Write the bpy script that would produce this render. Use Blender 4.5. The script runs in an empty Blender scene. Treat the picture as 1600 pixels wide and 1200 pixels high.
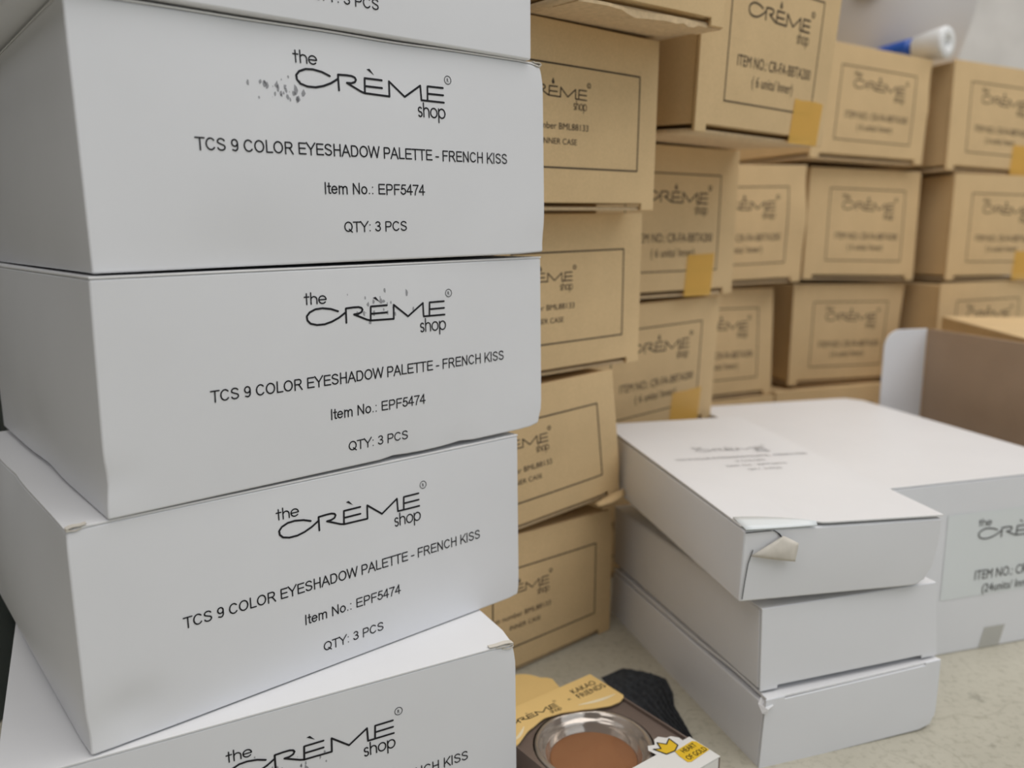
import bpy, bmesh, math, random
from mathutils import Vector, Matrix, Euler

random.seed(7)
SC = bpy.context.scene
COL = SC.collection
R = math.radians

# ---------------------------------------------------------------- camera
F_PX, PITCH, ROLL, CAM_Z = 1277.4, 10.72, -0.25, 0.2819
cam_data = bpy.data.cameras.new('camera')
cam = bpy.data.objects.new('camera', cam_data)
COL.objects.link(cam)
cam_data.sensor_width = 36.0
cam_data.lens = F_PX / 1600.0 * 36.0
cam_data.clip_start = 0.01
cam.matrix_world = (Matrix.Translation((0, 0, CAM_Z)) @ Matrix.Rotation(R(90 - PITCH), 4, 'X')
                    @ Matrix.Rotation(R(ROLL), 4, 'Z'))
cam_data.dof.use_dof = True
cam_data.dof.focus_distance = 0.35
cam_data.dof.aperture_fstop = 7.0
SC.camera = cam

# ---------------------------------------------------------------- world, lights, exposure
SC.view_settings.view_transform = 'Standard'
SC.view_settings.look = 'None'
SC.view_settings.gamma = 1.0
SC.view_settings.use_curve_mapping = False
SC.view_settings.exposure = -0.09
w = bpy.data.worlds.new('world')
SC.world = w
w.use_nodes = True
bg = w.node_tree.nodes['Background']
bg.inputs[0].default_value = (1.0, 0.965, 0.93, 1)
bg.inputs[1].default_value = 0.07


def area(name, loc, target, size, size_y, power, col):
    d = bpy.data.lights.new(name, 'AREA')
    d.shape = 'RECTANGLE'
    d.size, d.size_y = size, size_y
    d.energy = power
    d.color = col
    o = bpy.data.objects.new(name, d)
    COL.objects.link(o)
    o.location = loc
    o.rotation_euler = (Vector(target) - Vector(loc)).to_track_quat('-Z', 'Y').to_euler()
    return o


area('ceiling_light', (0.85, 0.25, 2.0), (0.6, 0.45, 0), 2.6, 2.2, 45, (1.0, 0.975, 0.955))
area('shop_window_light', (1.7, -1.3, 1.2), (0.1, 0.5, 0.2), 2.2, 1.8, 12.8, (0.85, 0.935, 1.0))

area('fill_light_front_left', (-1.0, -0.9, 2.0), (0.1, 0.5, 0.1), 1.2, 1.0, 7.5, (1.0, 0.975, 0.95))  # added fill lamp, lifts the left-facing sides of the boxes


# ---------------------------------------------------------------- materials
def new_mat(name):
    m = bpy.data.materials.new(name)
    m.use_nodes = True
    nt = m.node_tree
    b = nt.nodes['Principled BSDF']
    return m, nt, b


def paper_mat(name, col, rough=0.5, var=0.03, scale=60, bump=0.02, spec=0.4, fibre=0.0):
    """coated or raw paper board: faint mottling of the pigment, fine bump"""
    m, nt, b = new_mat(name)
    b.inputs['Roughness'].default_value = rough
    b.inputs['Specular IOR Level'].default_value = spec
    tc = nt.nodes.new('ShaderNodeTexCoord')
    n = nt.nodes.new('ShaderNodeTexNoise')
    n.inputs['Scale'].default_value = scale
    n.inputs['Detail'].default_value = 6
    nt.links.new(tc.outputs['Object'], n.inputs['Vector'])
    r = nt.nodes.new('ShaderNodeValToRGB')
    r.color_ramp.elements[0].position = 0.3
    r.color_ramp.elements[1].position = 0.7
    r.color_ramp.elements[0].color = tuple(c * (1 - var) for c in col) + (1,)
    r.color_ramp.elements[1].color = tuple(min(1, c * (1 + var)) for c in col) + (1,)
    nt.links.new(n.outputs['Fac'], r.inputs['Fac'])
    out = r.outputs['Color']
    if fibre:
        n2 = nt.nodes.new('ShaderNodeTexNoise')
        n2.inputs['Scale'].default_value = 900
        n2.inputs['Detail'].default_value = 3
        nt.links.new(tc.outputs['Object'], n2.inputs['Vector'])
        r2 = nt.nodes.new('ShaderNodeValToRGB')
        r2.color_ramp.elements[0].position = 0.35
        r2.color_ramp.elements[1].position = 0.65
        k = 1 - fibre
        r2.color_ramp.elements[0].color = (k, k, k, 1)
        r2.color_ramp.elements[1].color = (1, 1, 1, 1)
        nt.links.new(n2.outputs['Fac'], r2.inputs['Fac'])
        mx = nt.nodes.new('ShaderNodeMixRGB')
        mx.blend_type = 'MULTIPLY'
        mx.inputs[0].default_value = 1
        nt.links.new(out, mx.inputs[1])
        nt.links.new(r2.outputs['Color'], mx.inputs[2])
        out = mx.outputs[0]
    nt.links.new(out, b.inputs['Base Color'])
    bp = nt.nodes.new('ShaderNodeBump')
    bp.inputs['Strength'].default_value = bump
    bp.inputs['Distance'].default_value = 0.002
    n3 = nt.nodes.new('ShaderNodeTexNoise')
    n3.inputs['Scale'].default_value = 35
    n3.inputs['Detail'].default_value = 4
    nt.links.new(tc.outputs['Object'], n3.inputs['Vector'])
    nt.links.new(n3.outputs['Fac'], bp.inputs['Height'])
    nt.links.new(bp.outputs['Normal'], b.inputs['Normal'])
    return m


def plain(name, col, rough=0.5, metal=0.0, spec=0.5):
    m, nt, b = new_mat(name)
    tc = nt.nodes.new('ShaderNodeTexCoord')
    n = nt.nodes.new('ShaderNodeTexNoise')
    n.inputs['Scale'].default_value = 80
    nt.links.new(tc.outputs['Object'], n.inputs['Vector'])
    r = nt.nodes.new('ShaderNodeValToRGB')
    r.color_ramp.elements[0].color = tuple(c * 0.94 for c in col) + (1,)
    r.color_ramp.elements[1].color = tuple(min(1, c * 1.06) for c in col) + (1,)
    nt.links.new(n.outputs['Fac'], r.inputs['Fac'])
    nt.links.new(r.outputs['Color'], b.inputs['Base Color'])
    b.inputs['Roughness'].default_value = rough
    b.inputs['Metallic'].default_value = metal
    b.inputs['Specular IOR Level'].default_value = spec
    return m


M_WHITE = paper_mat('white_coated_board', (0.79, 0.80, 0.83), 0.42, 0.012, 25, 0.05, 0.45)
M_WLID = paper_mat('white_board_lid', (0.80, 0.80, 0.81), 0.45, 0.012, 25, 0.04, 0.4)
M_EDGE = paper_mat('raw_board_edge', (0.66, 0.62, 0.55), 0.8, 0.06, 200, 0.05, 0.2)
M_KRAFT = paper_mat('kraft_board', (0.70, 0.51, 0.28), 0.75, 0.045, 30, 0.08, 0.2, 0.07)
M_KEDGE = paper_mat('kraft_board_edge', (0.66, 0.50, 0.31), 0.85, 0.10, 300, 0.1, 0.1)
M_KIN = paper_mat('brown_inner_board', (0.42, 0.31, 0.22), 0.8, 0.04, 30, 0.05, 0.15)
M_INK = plain('black_print', (0.012, 0.012, 0.016), 0.55, 0, 0.3)
M_KINK = plain('dark_print_on_kraft', (0.065, 0.048, 0.035), 0.7, 0, 0.2)
M_GINK = plain('grey_print', (0.11, 0.11, 0.11), 0.6, 0, 0.3)
M_FINK = plain('faint_grey_print', (0.36, 0.36, 0.36), 0.6, 0, 0.3)
M_STICK = paper_mat('white_sticker_paper', (0.76, 0.80, 0.81), 0.35, 0.01, 30, 0.02, 0.5)


def tape_mat(name, col, alpha):
    m, nt, b = new_mat(name)
    b.inputs['Base Color'].default_value = col + (1,)
    b.inputs['Roughness'].default_value = 0.3
    tr = nt.nodes.new('ShaderNodeBsdfTransparent')
    tr.inputs[0].default_value = tuple(0.5 + 0.5 * c for c in col) + (1,)
    mx = nt.nodes.new('ShaderNodeMixShader')
    mx.inputs[0].default_value = alpha
    nt.links.new(tr.outputs[0], mx.inputs[1])
    nt.links.new(b.outputs[0], mx.inputs[2])
    nt.links.new(mx.outputs[0], nt.nodes['Material Output'].inputs[0])
    return m


M_TAPE = tape_mat('amber_packing_tape', (0.90, 0.55, 0.13), 0.70)
M_CLEAR = tape_mat('clear_tape', (0.66, 0.65, 0.60), 0.55)
M_SMUDGE = tape_mat('graphite_scuff', (0.34, 0.34, 0.36), 0.13)


def floor_mat():
    m, nt, b = new_mat('worn_concrete')
    tc = nt.nodes.new('ShaderNodeTexCoord')

    def noise(scale, detail, lo, hi, c0, c1):
        n = nt.nodes.new('ShaderNodeTexNoise')
        n.inputs['Scale'].default_value = scale
        n.inputs['Detail'].default_value = detail
        n.inputs['Roughness'].default_value = 0.65
        nt.links.new(tc.outputs['Object'], n.inputs['Vector'])
        r = nt.nodes.new('ShaderNodeValToRGB')
        r.color_ramp.elements[0].position = lo
        r.color_ramp.elements[1].position = hi
        r.color_ramp.elements[0].color = c0 + (1,)
        r.color_ramp.elements[1].color = c1 + (1,)
        nt.links.new(n.outputs['Fac'], r.inputs['Fac'])
        return r.outputs['Color'], n

    def mul(a, c):
        mx = nt.nodes.new('ShaderNodeMixRGB')
        mx.blend_type = 'MULTIPLY'
        mx.inputs[0].default_value = 1
        nt.links.new(a, mx.inputs[1])
        nt.links.new(c, mx.inputs[2])
        return mx.outputs[0]
    base, _ = noise(9, 8, 0.3, 0.7, (0.43, 0.405, 0.325), (0.54, 0.51, 0.42))
    spk, _ = noise(230, 4, 0.32, 0.5, (0.80, 0.79, 0.77), (1, 1, 1))
    sta, _ = noise(26, 5, 0.27, 0.36, (0.55, 0.55, 0.54), (1, 1, 1))
    vo = nt.nodes.new('ShaderNodeTexVoronoi')
    vo.feature = 'DISTANCE_TO_EDGE'
    vo.inputs['Scale'].default_value = 9
    wn = nt.nodes.new('ShaderNodeTexNoise')
    wn.inputs['Scale'].default_value = 14
    mxv = nt.nodes.new('ShaderNodeMixRGB')
    mxv.inputs[0].default_value = 0.11
    nt.links.new(tc.outputs['Object'], wn.inputs['Vector'])
    nt.links.new(tc.outputs['Object'], mxv.inputs[1])
    nt.links.new(wn.outputs['Color'], mxv.inputs[2])
    nt.links.new(mxv.outputs[0], vo.inputs['Vector'])
    rv = nt.nodes.new('ShaderNodeValToRGB')
    rv.color_ramp.elements[0].position = 0.0
    rv.color_ramp.elements[1].position = 0.012
    rv.color_ramp.elements[0].color = (0.88, 0.875, 0.86, 1)
    rv.color_ramp.elements[1].color = (1, 1, 1, 1)
    nt.links.new(vo.outputs['Distance'], rv.inputs['Fac'])
    c = mul(mul(mul(base, spk), sta), rv.outputs['Color'])
    nt.links.new(c, b.inputs['Base Color'])
    b.inputs['Roughness'].default_value = 0.6
    bp = nt.nodes.new('ShaderNodeBump')
    bp.inputs['Strength'].default_value = 0.15
    bp.inputs['Distance'].default_value = 0.002
    n = nt.nodes.new('ShaderNodeTexNoise')
    n.inputs['Scale'].default_value = 120
    nt.links.new(tc.outputs['Object'], n.inputs['Vector'])
    nt.links.new(n.outputs['Fac'], bp.inputs['Height'])
    nt.links.new(bp.outputs['Normal'], b.inputs['Normal'])
    return m


# ---------------------------------------------------------------- helpers
def link(name, me, m, parent=None):
    o = bpy.data.objects.new(name, me)
    COL.objects.link(o)
    if m:
        me.materials.append(m)
    if parent:
        o.parent = parent
    return o


def mesh_from(name, verts, faces, m, parent=None, smooth=False):
    me = bpy.data.meshes.new(name)
    me.from_pydata([tuple(v) for v in verts], [], faces)
    me.update()
    if smooth:
        me.polygons.foreach_set('use_smooth', [True] * len(me.polygons))
    return link(name, me, m, parent)


def tag(o, label, cat, group=None):
    o['label'] = label
    o['category'] = cat
    if group:
        o['group'] = group
    return o


def structure(o):
    o['kind'] = 'structure'
    return o


def bevel(o, width, seg=2, angle=40):
    b = o.modifiers.new('bevel', 'BEVEL')
    b.width = width
    b.segments = seg
    b.limit_method = 'ANGLE'
    b.angle_limit = R(angle)
    b.harden_normals = True
    return o


_text = {}


def text_shape(s):
    """outline of a line of text: (verts2d, polys, bbox)"""
    if s in _text:
        return _text[s]
    cu = bpy.data.curves.new('lettering', 'FONT')
    cu.body = s
    cu.resolution_u = 3
    o = bpy.data.objects.new('lettering', cu)
    COL.objects.link(o)
    dg = bpy.context.evaluated_depsgraph_get()
    me = bpy.data.meshes.new_from_object(o.evaluated_get(dg))
    v = [(p.co.x, p.co.y) for p in me.vertices]
    f = [tuple(p.vertices) for p in me.polygons]
    bpy.data.objects.remove(o)
    bpy.data.curves.remove(cu)
    bpy.data.meshes.remove(me)
    xs = [a for a, _ in v]
    _text[s] = (v, f, (min(xs), max(xs)))
    return _text[s]


CAP = 0.729      # cap height of the built-in font per unit size (measured below)
_v = text_shape('H')[0]
CAP = max(y for _, y in _v)


def _arc(cx, cy, rx, ry, a0, a1, n=14):
    return [(cx + rx * math.cos(R(a0 + (a1 - a0) * k / n)), cy + ry * math.sin(R(a0 + (a1 - a0) * k / n))) for k in range(n + 1)]


# plain grotesque lettering: centre lines in 1/1000 em (cap height 716), advance widths
GROT = {
    'T': ([[(305, 0), (305, 672)], [(20, 672), (590, 672)]], 611),
    'C': ([_arc(375, 358, 285, 316, 42, 322, 24)], 722),
    'S': ([_arc(330, 520, 225, 158, 20, 205, 12) + [(190, 425), (330, 370), (480, 320)] + _arc(335, 200, 235, 162, 40, -165, 14)], 667),
    '9': ([_arc(275, 480, 190, 188, 0, 360, 22), [(465, 480), (468, 340)] + _arc(290, 250, 175, 205, 10, -120, 10) + [(125, 85)]], 556),
    'O': ([_arc(389, 358, 300, 318, 0, 360, 28)], 778),
    'L': ([[(120, 716), (120, 42), (520, 42)]], 556),
    'R': ([[(125, 0), (125, 672), (430, 672)] + _arc(430, 512, 165, 160, 90, -90, 12) + [(125, 352)], [(390, 340), (480, 260), (660, 0)]], 722),
    'E': ([[(620, 42), (125, 42), (125, 672), (600, 672)], [(125, 368), (570, 368)]], 667),
    'Y': ([[(20, 716), (334, 320), (650, 716)], [(334, 320), (334, 0)]], 667),
    'H': ([[(125, 0), (125, 716)], [(597, 0), (597, 716)], [(125, 375), (597, 375)]], 722),
    'A': ([[(25, 0), (334, 705), (642, 0)], [(130, 255), (535, 255)]], 667),
    'D': ([[(125, 42), (125, 672), (370, 672)] + _arc(370, 357, 250, 315, 90, -90, 16) + [(125, 42)]], 722),
    'W': ([[(30, 716), (225, 20), (472, 700), (718, 20), (915, 716)]], 944),
    'P': ([[(125, 0), (125, 672), (420, 672)] + _arc(420, 495, 170, 177, 90, -90, 12) + [(125, 318)]], 667),
    '-': ([[(35, 255), (300, 255)]], 333),
    'F': ([[(125, 0), (125, 672), (570, 672)], [(125, 360), (510, 360)]], 611),
    'N': ([[(125, 0), (125, 690), (597, 20), (597, 716)]], 722),
    'K': ([[(125, 0), (125, 716)], [(630, 716), (125, 225)], [(290, 400), (640, 0)]], 667),
    'I': ([[(139, 0), (139, 716)]], 278),
    't': ([[(140, 690), (140, 130)] + _arc(210, 115, 70, 75, 180, 280, 6) + [(262, 44)], [(20, 480), (258, 480)]], 278),
    'e': ([[(80, 275), (478, 275)] + _arc(278, 262, 200, 226, 4, 325, 20)], 556),
    'm': ([[(105, 0), (105, 519)], [(105, 330)] + _arc(255, 350, 140, 135, 170, 0, 10) + [(395, 0)], [(395, 330)] + _arc(565, 350, 150, 135, 170, 0, 10) + [(715, 0)]], 833),
    'o': ([_arc(278, 260, 205, 226, 0, 360, 24)], 556),
    '.': ([[(139, 45), (139, 55)]], 278),
    ':': ([[(139, 45), (139, 55)], [(139, 465), (139, 475)]], 278),
    '5': ([[(480, 665), (185, 665), (125, 360)] + _arc(275, 235, 205, 195, 135, -165, 18)], 556),
    '4': ([[(520, 210), (35, 210), (375, 700), (375, 0)]], 556),
    '7': ([[(40, 662), (500, 662), (330, 400), (240, 180), (215, 0)]], 556),
    'Q': ([_arc(389, 358, 300, 318, 0, 360, 28), [(450, 180), (700, -25)]], 778),
    '3': ([_arc(265, 525, 180, 150, 155, -80, 12) + [(240, 376)], [(270, 376)] + _arc(270, 205, 205, 168, 80, -165, 16)], 556),
    ' ': ([], 278),
}


class Flat:
    """collects 2-D shapes, later mapped on a surface"""

    def __init__(self):
        self.v, self.f = [], []

    def text(self, s, x0, x1, base, cap, base1=None):
        v, f, (a, b) = text_shape(s)
        n = len(self.v)
        base1 = base if base1 is None else base1
        for x, y in v:
            t = (x - a) / (b - a)
            self.v.append((x0 + t * (x1 - x0), base + (base1 - base) * t + y / CAP * cap))
        self.f += [tuple(i + n for i in p) for p in f]

    def grotesque(self, s, x0, x1, base, cap, wd=0.125):
        tot = sum(GROT[c][1] for c in s) - 150
        sx, sy = (x1 - x0) / tot, cap / 716
        x = -75
        for c in s:
            for pl in GROT[c][0]:
                self.stroke([(x0 + (x + a) * sx, base + b * sy) for a, b in pl], wd * cap)
            x += GROT[c][1]

    def poly(self, pts):
        n = len(self.v)
        self.v += list(pts)
        self.f.append(tuple(range(n, n + len(pts))))

    def stroke(self, pts, wd, cap=True):
        for i in range(len(pts) - 1):
            (x0, y0), (x1, y1) = pts[i], pts[i + 1]
            L = math.hypot(x1 - x0, y1 - y0)
            if L < 1e-9:
                continue
            nx, ny = -(y1 - y0) / L * wd / 2, (x1 - x0) / L * wd / 2
            self.poly([(x0 - nx, y0 - ny), (x1 - nx, y1 - ny), (x1 + nx, y1 + ny), (x0 + nx, y0 + ny)])
        for i, (x, y) in enumerate(pts):
            if cap or 0 < i < len(pts) - 1:
                self.poly([(x + wd / 2 * math.cos(k * math.pi / 4), y + wd / 2 * math.sin(k * math.pi / 4)) for k in range(8)])

    def circle(self, cx, cy, r, wd, n=20):
        P = [(math.cos(2 * math.pi * k / n), math.sin(2 * math.pi * k / n)) for k in range(n)]
        for k in range(n):
            a, b = P[k], P[(k + 1) % n]
            ro, ri = r + wd / 2, r - wd / 2
            self.poly([(cx + a[0] * ri, cy + a[1] * ri), (cx + b[0] * ri, cy + b[1] * ri),
                       (cx + b[0] * ro, cy + b[1] * ro), (cx + a[0] * ro, cy + a[1] * ro)])

    def rect(self, x0, x1, z0, z1, wd, n=12):
        def seg(a, b):
            pts = [(a[0] + (b[0] - a[0]) * k / n, a[1] + (b[1] - a[1]) * k / n) for k in range(n + 1)]
            self.stroke(pts, wd)
        c = [(x0, z0), (x1, z0), (x1, z1), (x0, z1)]
        for i in range(4):
            seg(c[i], c[(i + 1) % 4])

    def patch(self, x0, x1, z0, z1, nx=6, nz=6):
        for i in range(nx):
            for k in range(nz):
                a, b = x0 + (x1 - x0) * i / nx, x0 + (x1 - x0) * (i + 1) / nx
                c, d = z0 + (z1 - z0) * k / nz, z0 + (z1 - z0) * (k + 1) / nz
                self.poly([(a, c), (b, c), (b, d), (a, d)])

    def build(self, name, m, fn, parent):
        return mesh_from(name, [fn(x, y) for x, y in self.v], self.f, m, parent)


def small_letters(fl, word, x0, x1, base, xh, wd):
    """thin geometric lower-case lettering for the words beside the logo"""
    def arc(cx, cy, r, a0, a1, n=14):
        return [(cx + r * math.cos(R(a0 + (a1 - a0) * k / n)), cy + r * math.sin(R(a0 + (a1 - a0) * k / n))) for k in range(n + 1)]
    G = {'t': ([[(0.3, 1.42), (0.3, 0)], [(0, 0.98), (0.62, 0.98)]], 0.62),
         'h': ([[(0, 1.5), (0, 0)], [(0, 0.55)] + arc(0.4, 0.58, 0.4, 170, 0, 10) + [(0.8, 0)]], 0.8),
         'e': ([[(0.02, 0.5), (0.98, 0.5)] + arc(0.5, 0.5, 0.5, 0, 318, 22)], 1.0),
         's': ([arc(0.33, 0.745, 0.25, 35, 250, 10) + arc(0.33, 0.255, 0.26, 75, -150, 12)], 0.62),
         'o': ([arc(0.5, 0.5, 0.5, 0, 360, 24)], 1.0),
         'p': ([[(0, 1.0), (0, -0.5)], arc(0.5, 0.5, 0.5, 0, 360, 24)], 1.0)}
    gap = 0.26
    tot = sum(G[c][1] for c in word) + gap * (len(word) - 1)
    sx = (x1 - x0) / tot
    x = 0
    for c in word:
        for pl in G[c][0]:
            fl.stroke([(x0 + (x + a) * sx, base + b * xh) for a, b in pl], wd)
        x += G[c][1] + gap


LOGO = [
    [(-19.5, 5.9), (-22.8, 7.1), (-26.7, 7.7), (-29.9, 7.5), (-32.6, 6.4), (-33.9, 4.9), (-33.7, 3.2), (-32.4, 1.8), (-29.6, 1.0), (-26.0, 1.0), (-22.6, 1.8), (-19.2, 3.2), (-15.9, 5.2)],
    [(-15.8, 6.8), (-15.8, 0.8)],
    [(-15.8, 6.8), (-12.1, 7.0), (-9.6, 6.95), (-8.2, 6.5), (-7.7, 5.7), (-8.3, 4.7), (-9.9, 4.1), (-12.0, 4.0), (-7.9, 2.2), (-5.6, 1.2), (-3.9, 0.75), (7.9, 0.5), (8.1, 6.7), (15.5, 1.0), (23.8, 6.4), (24.0, 0.3), (35.9, 0.2)],
    [(-3.9, 0.7), (-3.6, 6.75), (4.6, 6.75)], [(-3.7, 3.6), (4.5, 3.6)],
    [(27.2, 0.3), (27.5, 6.4), (35.7, 6.4)], [(27.3, 3.3), (35.7, 3.3)]]


def logo(fl, cx, cz, s=1.0, sy=1.0, wd=0.85, reg=True, kraft=False):
    """cx, cz in metres: middle and baseline of the logo; s in mm per unit"""
    k = 0.001 * s

    def T(p):
        return (cx + p[0] * k, cz + p[1] * k * sy)
    for pl in LOGO:
        fl.stroke([T(p) for p in pl], wd * k)
    if kraft:
        fl.poly([T((0.3, 12.4)), T((-1.3, 9.6)), T((-0.4, 8.3)), T((1.2, 8.3)), T((1.6, 9.6))])
    else:
        fl.poly([T((-2.4, 10.4)), T((-1.0, 10.8)), T((1.1, 8.4))])
    small_letters(fl, 'the', cx - 34.6 * k, cx - 24.8 * k, cz + 9.7 * k * sy, 3.1 * k * sy, 0.55 * k)
    small_letters(fl, 'shop', cx + 21.9 * k, cx + 36.2 * k, cz - 6.6 * k * sy, 3.9 * k * sy, 0.6 * k)
    if reg:
        fl.circle(cx + 38.5 * k, cz + 10.0 * k * sy, 1.75 * k, (0.7 if kraft else 0.3) * k)
        v, f, _b = text_shape('R')
        n = len(fl.v)
        for x, y in v:
            fl.v.append((cx + (37.85 + x * 1.9) * k, cz + (9.1 * sy + y * 2.4) * k))
        fl.f += [tuple(i + n for i in p) for p in f]


# ---------------------------------------------------------------- carton
class Carton:
    """a carton as a warped hexahedron in the local space of its root Empty
    (x along the printed front, y into the depth, z up)"""

    def __init__(self, name, loc, rot, dim, off, bulge=(0, 0, 0, 0, 0), dents=(), y0=0.0):
        self.root = bpy.data.objects.new(name, None)
        COL.objects.link(self.root)
        self.root.empty_display_size = 0.02
        self.root.location = loc
        self.root.rotation_euler = (Matrix.Rotation(R(rot[0]), 3, 'Z') @ Matrix.Rotation(R(rot[2]), 3, 'Y') @ Matrix.Rotation(R(rot[1]), 3, 'X')).to_euler()
        self.w, self.d, self.h = dim
        self.c = {}
        for a in 'FB':
            for b in 'TB':
                for e in 'LR':
                    k = a + b + e
                    o = Vector(off.get(k, (0, 0, 0))) * 0.001
                    if k not in off and a == 'B':
                        f = off.get('F' + b + e)
                        if f:
                            o = Vector(f) * 0.0007
                            o.y = 0
                    self.c[k] = Vector((-self.w / 2 if e == 'L' else self.w / 2, 0 if a == 'F' else self.d, self.h if b == 'T' else 0)) + o
        # bulge: front, left, right, back, top (metres, outward)
        self.bulge, self.dents = bulge, dents

    def P(self, s, r, t):
        c = self.c
        p = Vector((0, 0, 0))
        for a, wa in (('F', 1 - r), ('B', r)):
            for b, wb in (('B', 1 - t), ('T', t)):
                for e, we in (('L', 1 - s), ('R', s)):
                    p += c[a + b + e] * (wa * wb * we)
        bf, bl, br, bb, bt = self.bulge
        q = lambda x: max(0.0, 4 * x * (1 - x))
        p.y -= bf * (1 - r) * q(s) * q(t)
        p.y += bb * r * q(s) * q(t)
        p.x -= bl * (1 - s) * q(r) * q(t)
        p.x += br * s * q(r) * q(t)
        p.z += bt * t * q(s) * q(r)
        for (ds, dr, dt), rad, vec in self.dents:
            dd = ((s - ds) * self.w) ** 2 + ((r - dr) * self.d) ** 2 + ((t - dt) * self.h) ** 2
            g = math.exp(-dd / (rad * rad))
            if g > 1e-3:
                p += Vector(vec) * g
        return p

    def front(self, off=0.00016):
        def fn(x, z):
            p = self.P(x / self.w + 0.5, 0, z / self.h)
            return (p.x, p.y - off, p.z)
        return fn

    def top(self, off=0.0002):
        def fn(x, y):
            p = self.P(x / self.w + 0.5, y / self.d, 1)
            return (p.x, p.y, p.z + off)
        return fn

    def grid_block(self, name, m, s0=0., s1=1., r0=0., r1=1., t0=0., t1=1., n=(16, 12, 12), rad=0.0008, fs=None, dz=0.0, dy=0.0):
        """closed block of the hexahedron between the given fractions"""
        vid = {}
        V, Fc = [], []

        def vert(i, j, k):
            key = (i, j, k)
            if key not in vid:
                vid[key] = len(V)
                p = self.P(s0 + (s1 - s0) * i / n[0], r0 + (r1 - r0) * j / n[1], t0 + (t1 - t0) * k / n[2])
                if fs:
                    p = fs(p, i / n[0], j / n[1], k / n[2])
                V.append((p.x, p.y + dy, p.z + dz))
            return vid[key]
        a, b, c = n
        for i in range(a):
            for k in range(c):
                Fc.append((vert(i, 0, k), vert(i + 1, 0, k), vert(i + 1, 0, k + 1), vert(i, 0, k + 1)))
                Fc.append((vert(i, b, k), vert(i, b, k + 1), vert(i + 1, b, k + 1), vert(i + 1, b, k)))
        for j in range(b):
            for k in range(c):
                Fc.append((vert(0, j, k), vert(0, j, k + 1), vert(0, j + 1, k + 1), vert(0, j + 1, k)))
                Fc.append((vert(a, j, k), vert(a, j + 1, k), vert(a, j + 1, k + 1), vert(a, j, k + 1)))
        for i in range(a):
            for j in range(b):
                Fc.append((vert(i, j, 0), vert(i, j + 1, 0), vert(i + 1, j + 1, 0), vert(i + 1, j, 0)))
                Fc.append((vert(i, j, c), vert(i + 1, j, c), vert(i + 1, j + 1, c), vert(i, j + 1, c)))
        o = mesh_from(name, V, Fc, m, self.root, smooth=True)
        if rad:
            bevel(o, rad)
        return o

    def front_panel(self, name, m, th=0.002, ear=(0.012, 0.012), slot_b=0.0, slot_t=0.0, n=14, rad=0.0004, t0=0.0, y0=0.0):
        """outer front board with corner ears left standing beside bottom / top slots"""
        xs = [0, ear[0] / self.w] + [ear[0] / self.w + (1 - sum(ear) / self.w) * k / n for k in range(1, n)] + [1 - ear[1] / self.w, 1]
        zs = [t0]
        if slot_b:
            zs.append(t0 + slot_b / self.h)
        lo, hi = zs[-1], 1 - (slot_t / self.h if slot_t else 0)
        zs += [lo + (hi - lo) * k / n for k in range(1, n + 1)]
        if slot_t:
            zs.append(1)
        nx, nz = len(xs) - 1, len(zs) - 1
        cell = {}
        for i in range(nx):
            for k in range(nz):
                mid = 0 < i < nx - 1
                if slot_b and k == 0 and mid:
                    continue
                if slot_t and k == nz - 1 and mid:
                    continue
                cell[(i, k)] = 1
        V, Fc, vid = [], [], {}

        def vt(i, k, s):
            key = (i, k, s)
            if key not in vid:
                vid[key] = len(V)
                p = self.P(xs[i], 0, zs[k])
                V.append((p.x, p.y + y0 + (th if s else 0), p.z))
            return vid[key]
        for (i, k) in cell:
            Fc.append((vt(i, k, 0), vt(i + 1, k, 0), vt(i + 1, k + 1, 0), vt(i, k + 1, 0)))
            Fc.append((vt(i, k, 1), vt(i, k + 1, 1), vt(i + 1, k + 1, 1), vt(i + 1, k, 1)))
            for di, dk, a, b in ((-1, 0, (0, 1), (0, 0)), (1, 0, (1, 0), (1, 1)), (0, -1, (0, 0), (1, 0)), (0, 1, (1, 1), (0, 1))):
                if (i + di, k + dk) not in cell:
                    A, B = (i + a[0], k + a[1]), (i + b[0], k + b[1])
                    Fc.append((vt(*A, 0), vt(*A, 1), vt(*B, 1), vt(*B, 0)))
        o = mesh_from(name, V, Fc, m, self.root, smooth=True)
        bevel(o, rad, 1)
        return o


# ---------------------------------------------------------------- the setting
fl = mesh_from('floor', [(-2.5, -2.5, 0), (3.5, -2.5, 0), (3.5, 3, 0), (-2.5, 3, 0), (-2.5, -2.5, -.05), (3.5, -2.5, -.05), (3.5, 3, -.05), (-2.5, 3, -.05)],
               [(0, 1, 2, 3), (7, 6, 5, 4), (0, 4, 5, 1), (1, 5, 6, 2), (2, 6, 7, 3), (3, 7, 4, 0)], floor_mat())
structure(fl)
M_WALL = paper_mat('rough_white_plaster', (0.66, 0.64, 0.61), 0.85, 0.07, 18, 0.6, 0.2)
wl = mesh_from('wall_back', [(-2.5, 1.32, 0), (3.5, 1.32, 0), (3.5, 1.32, 2.4), (-2.5, 1.32, 2.4), (-2.5, 1.42, 0), (3.5, 1.42, 0), (3.5, 1.42, 2.4), (-2.5, 1.42, 2.4)],
               [(0, 1, 2, 3), (7, 6, 5, 4), (0, 4, 5, 1), (1, 5, 6, 2), (2, 6, 7, 3), (3, 7, 4, 0)], M_WALL)
structure(wl)

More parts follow.
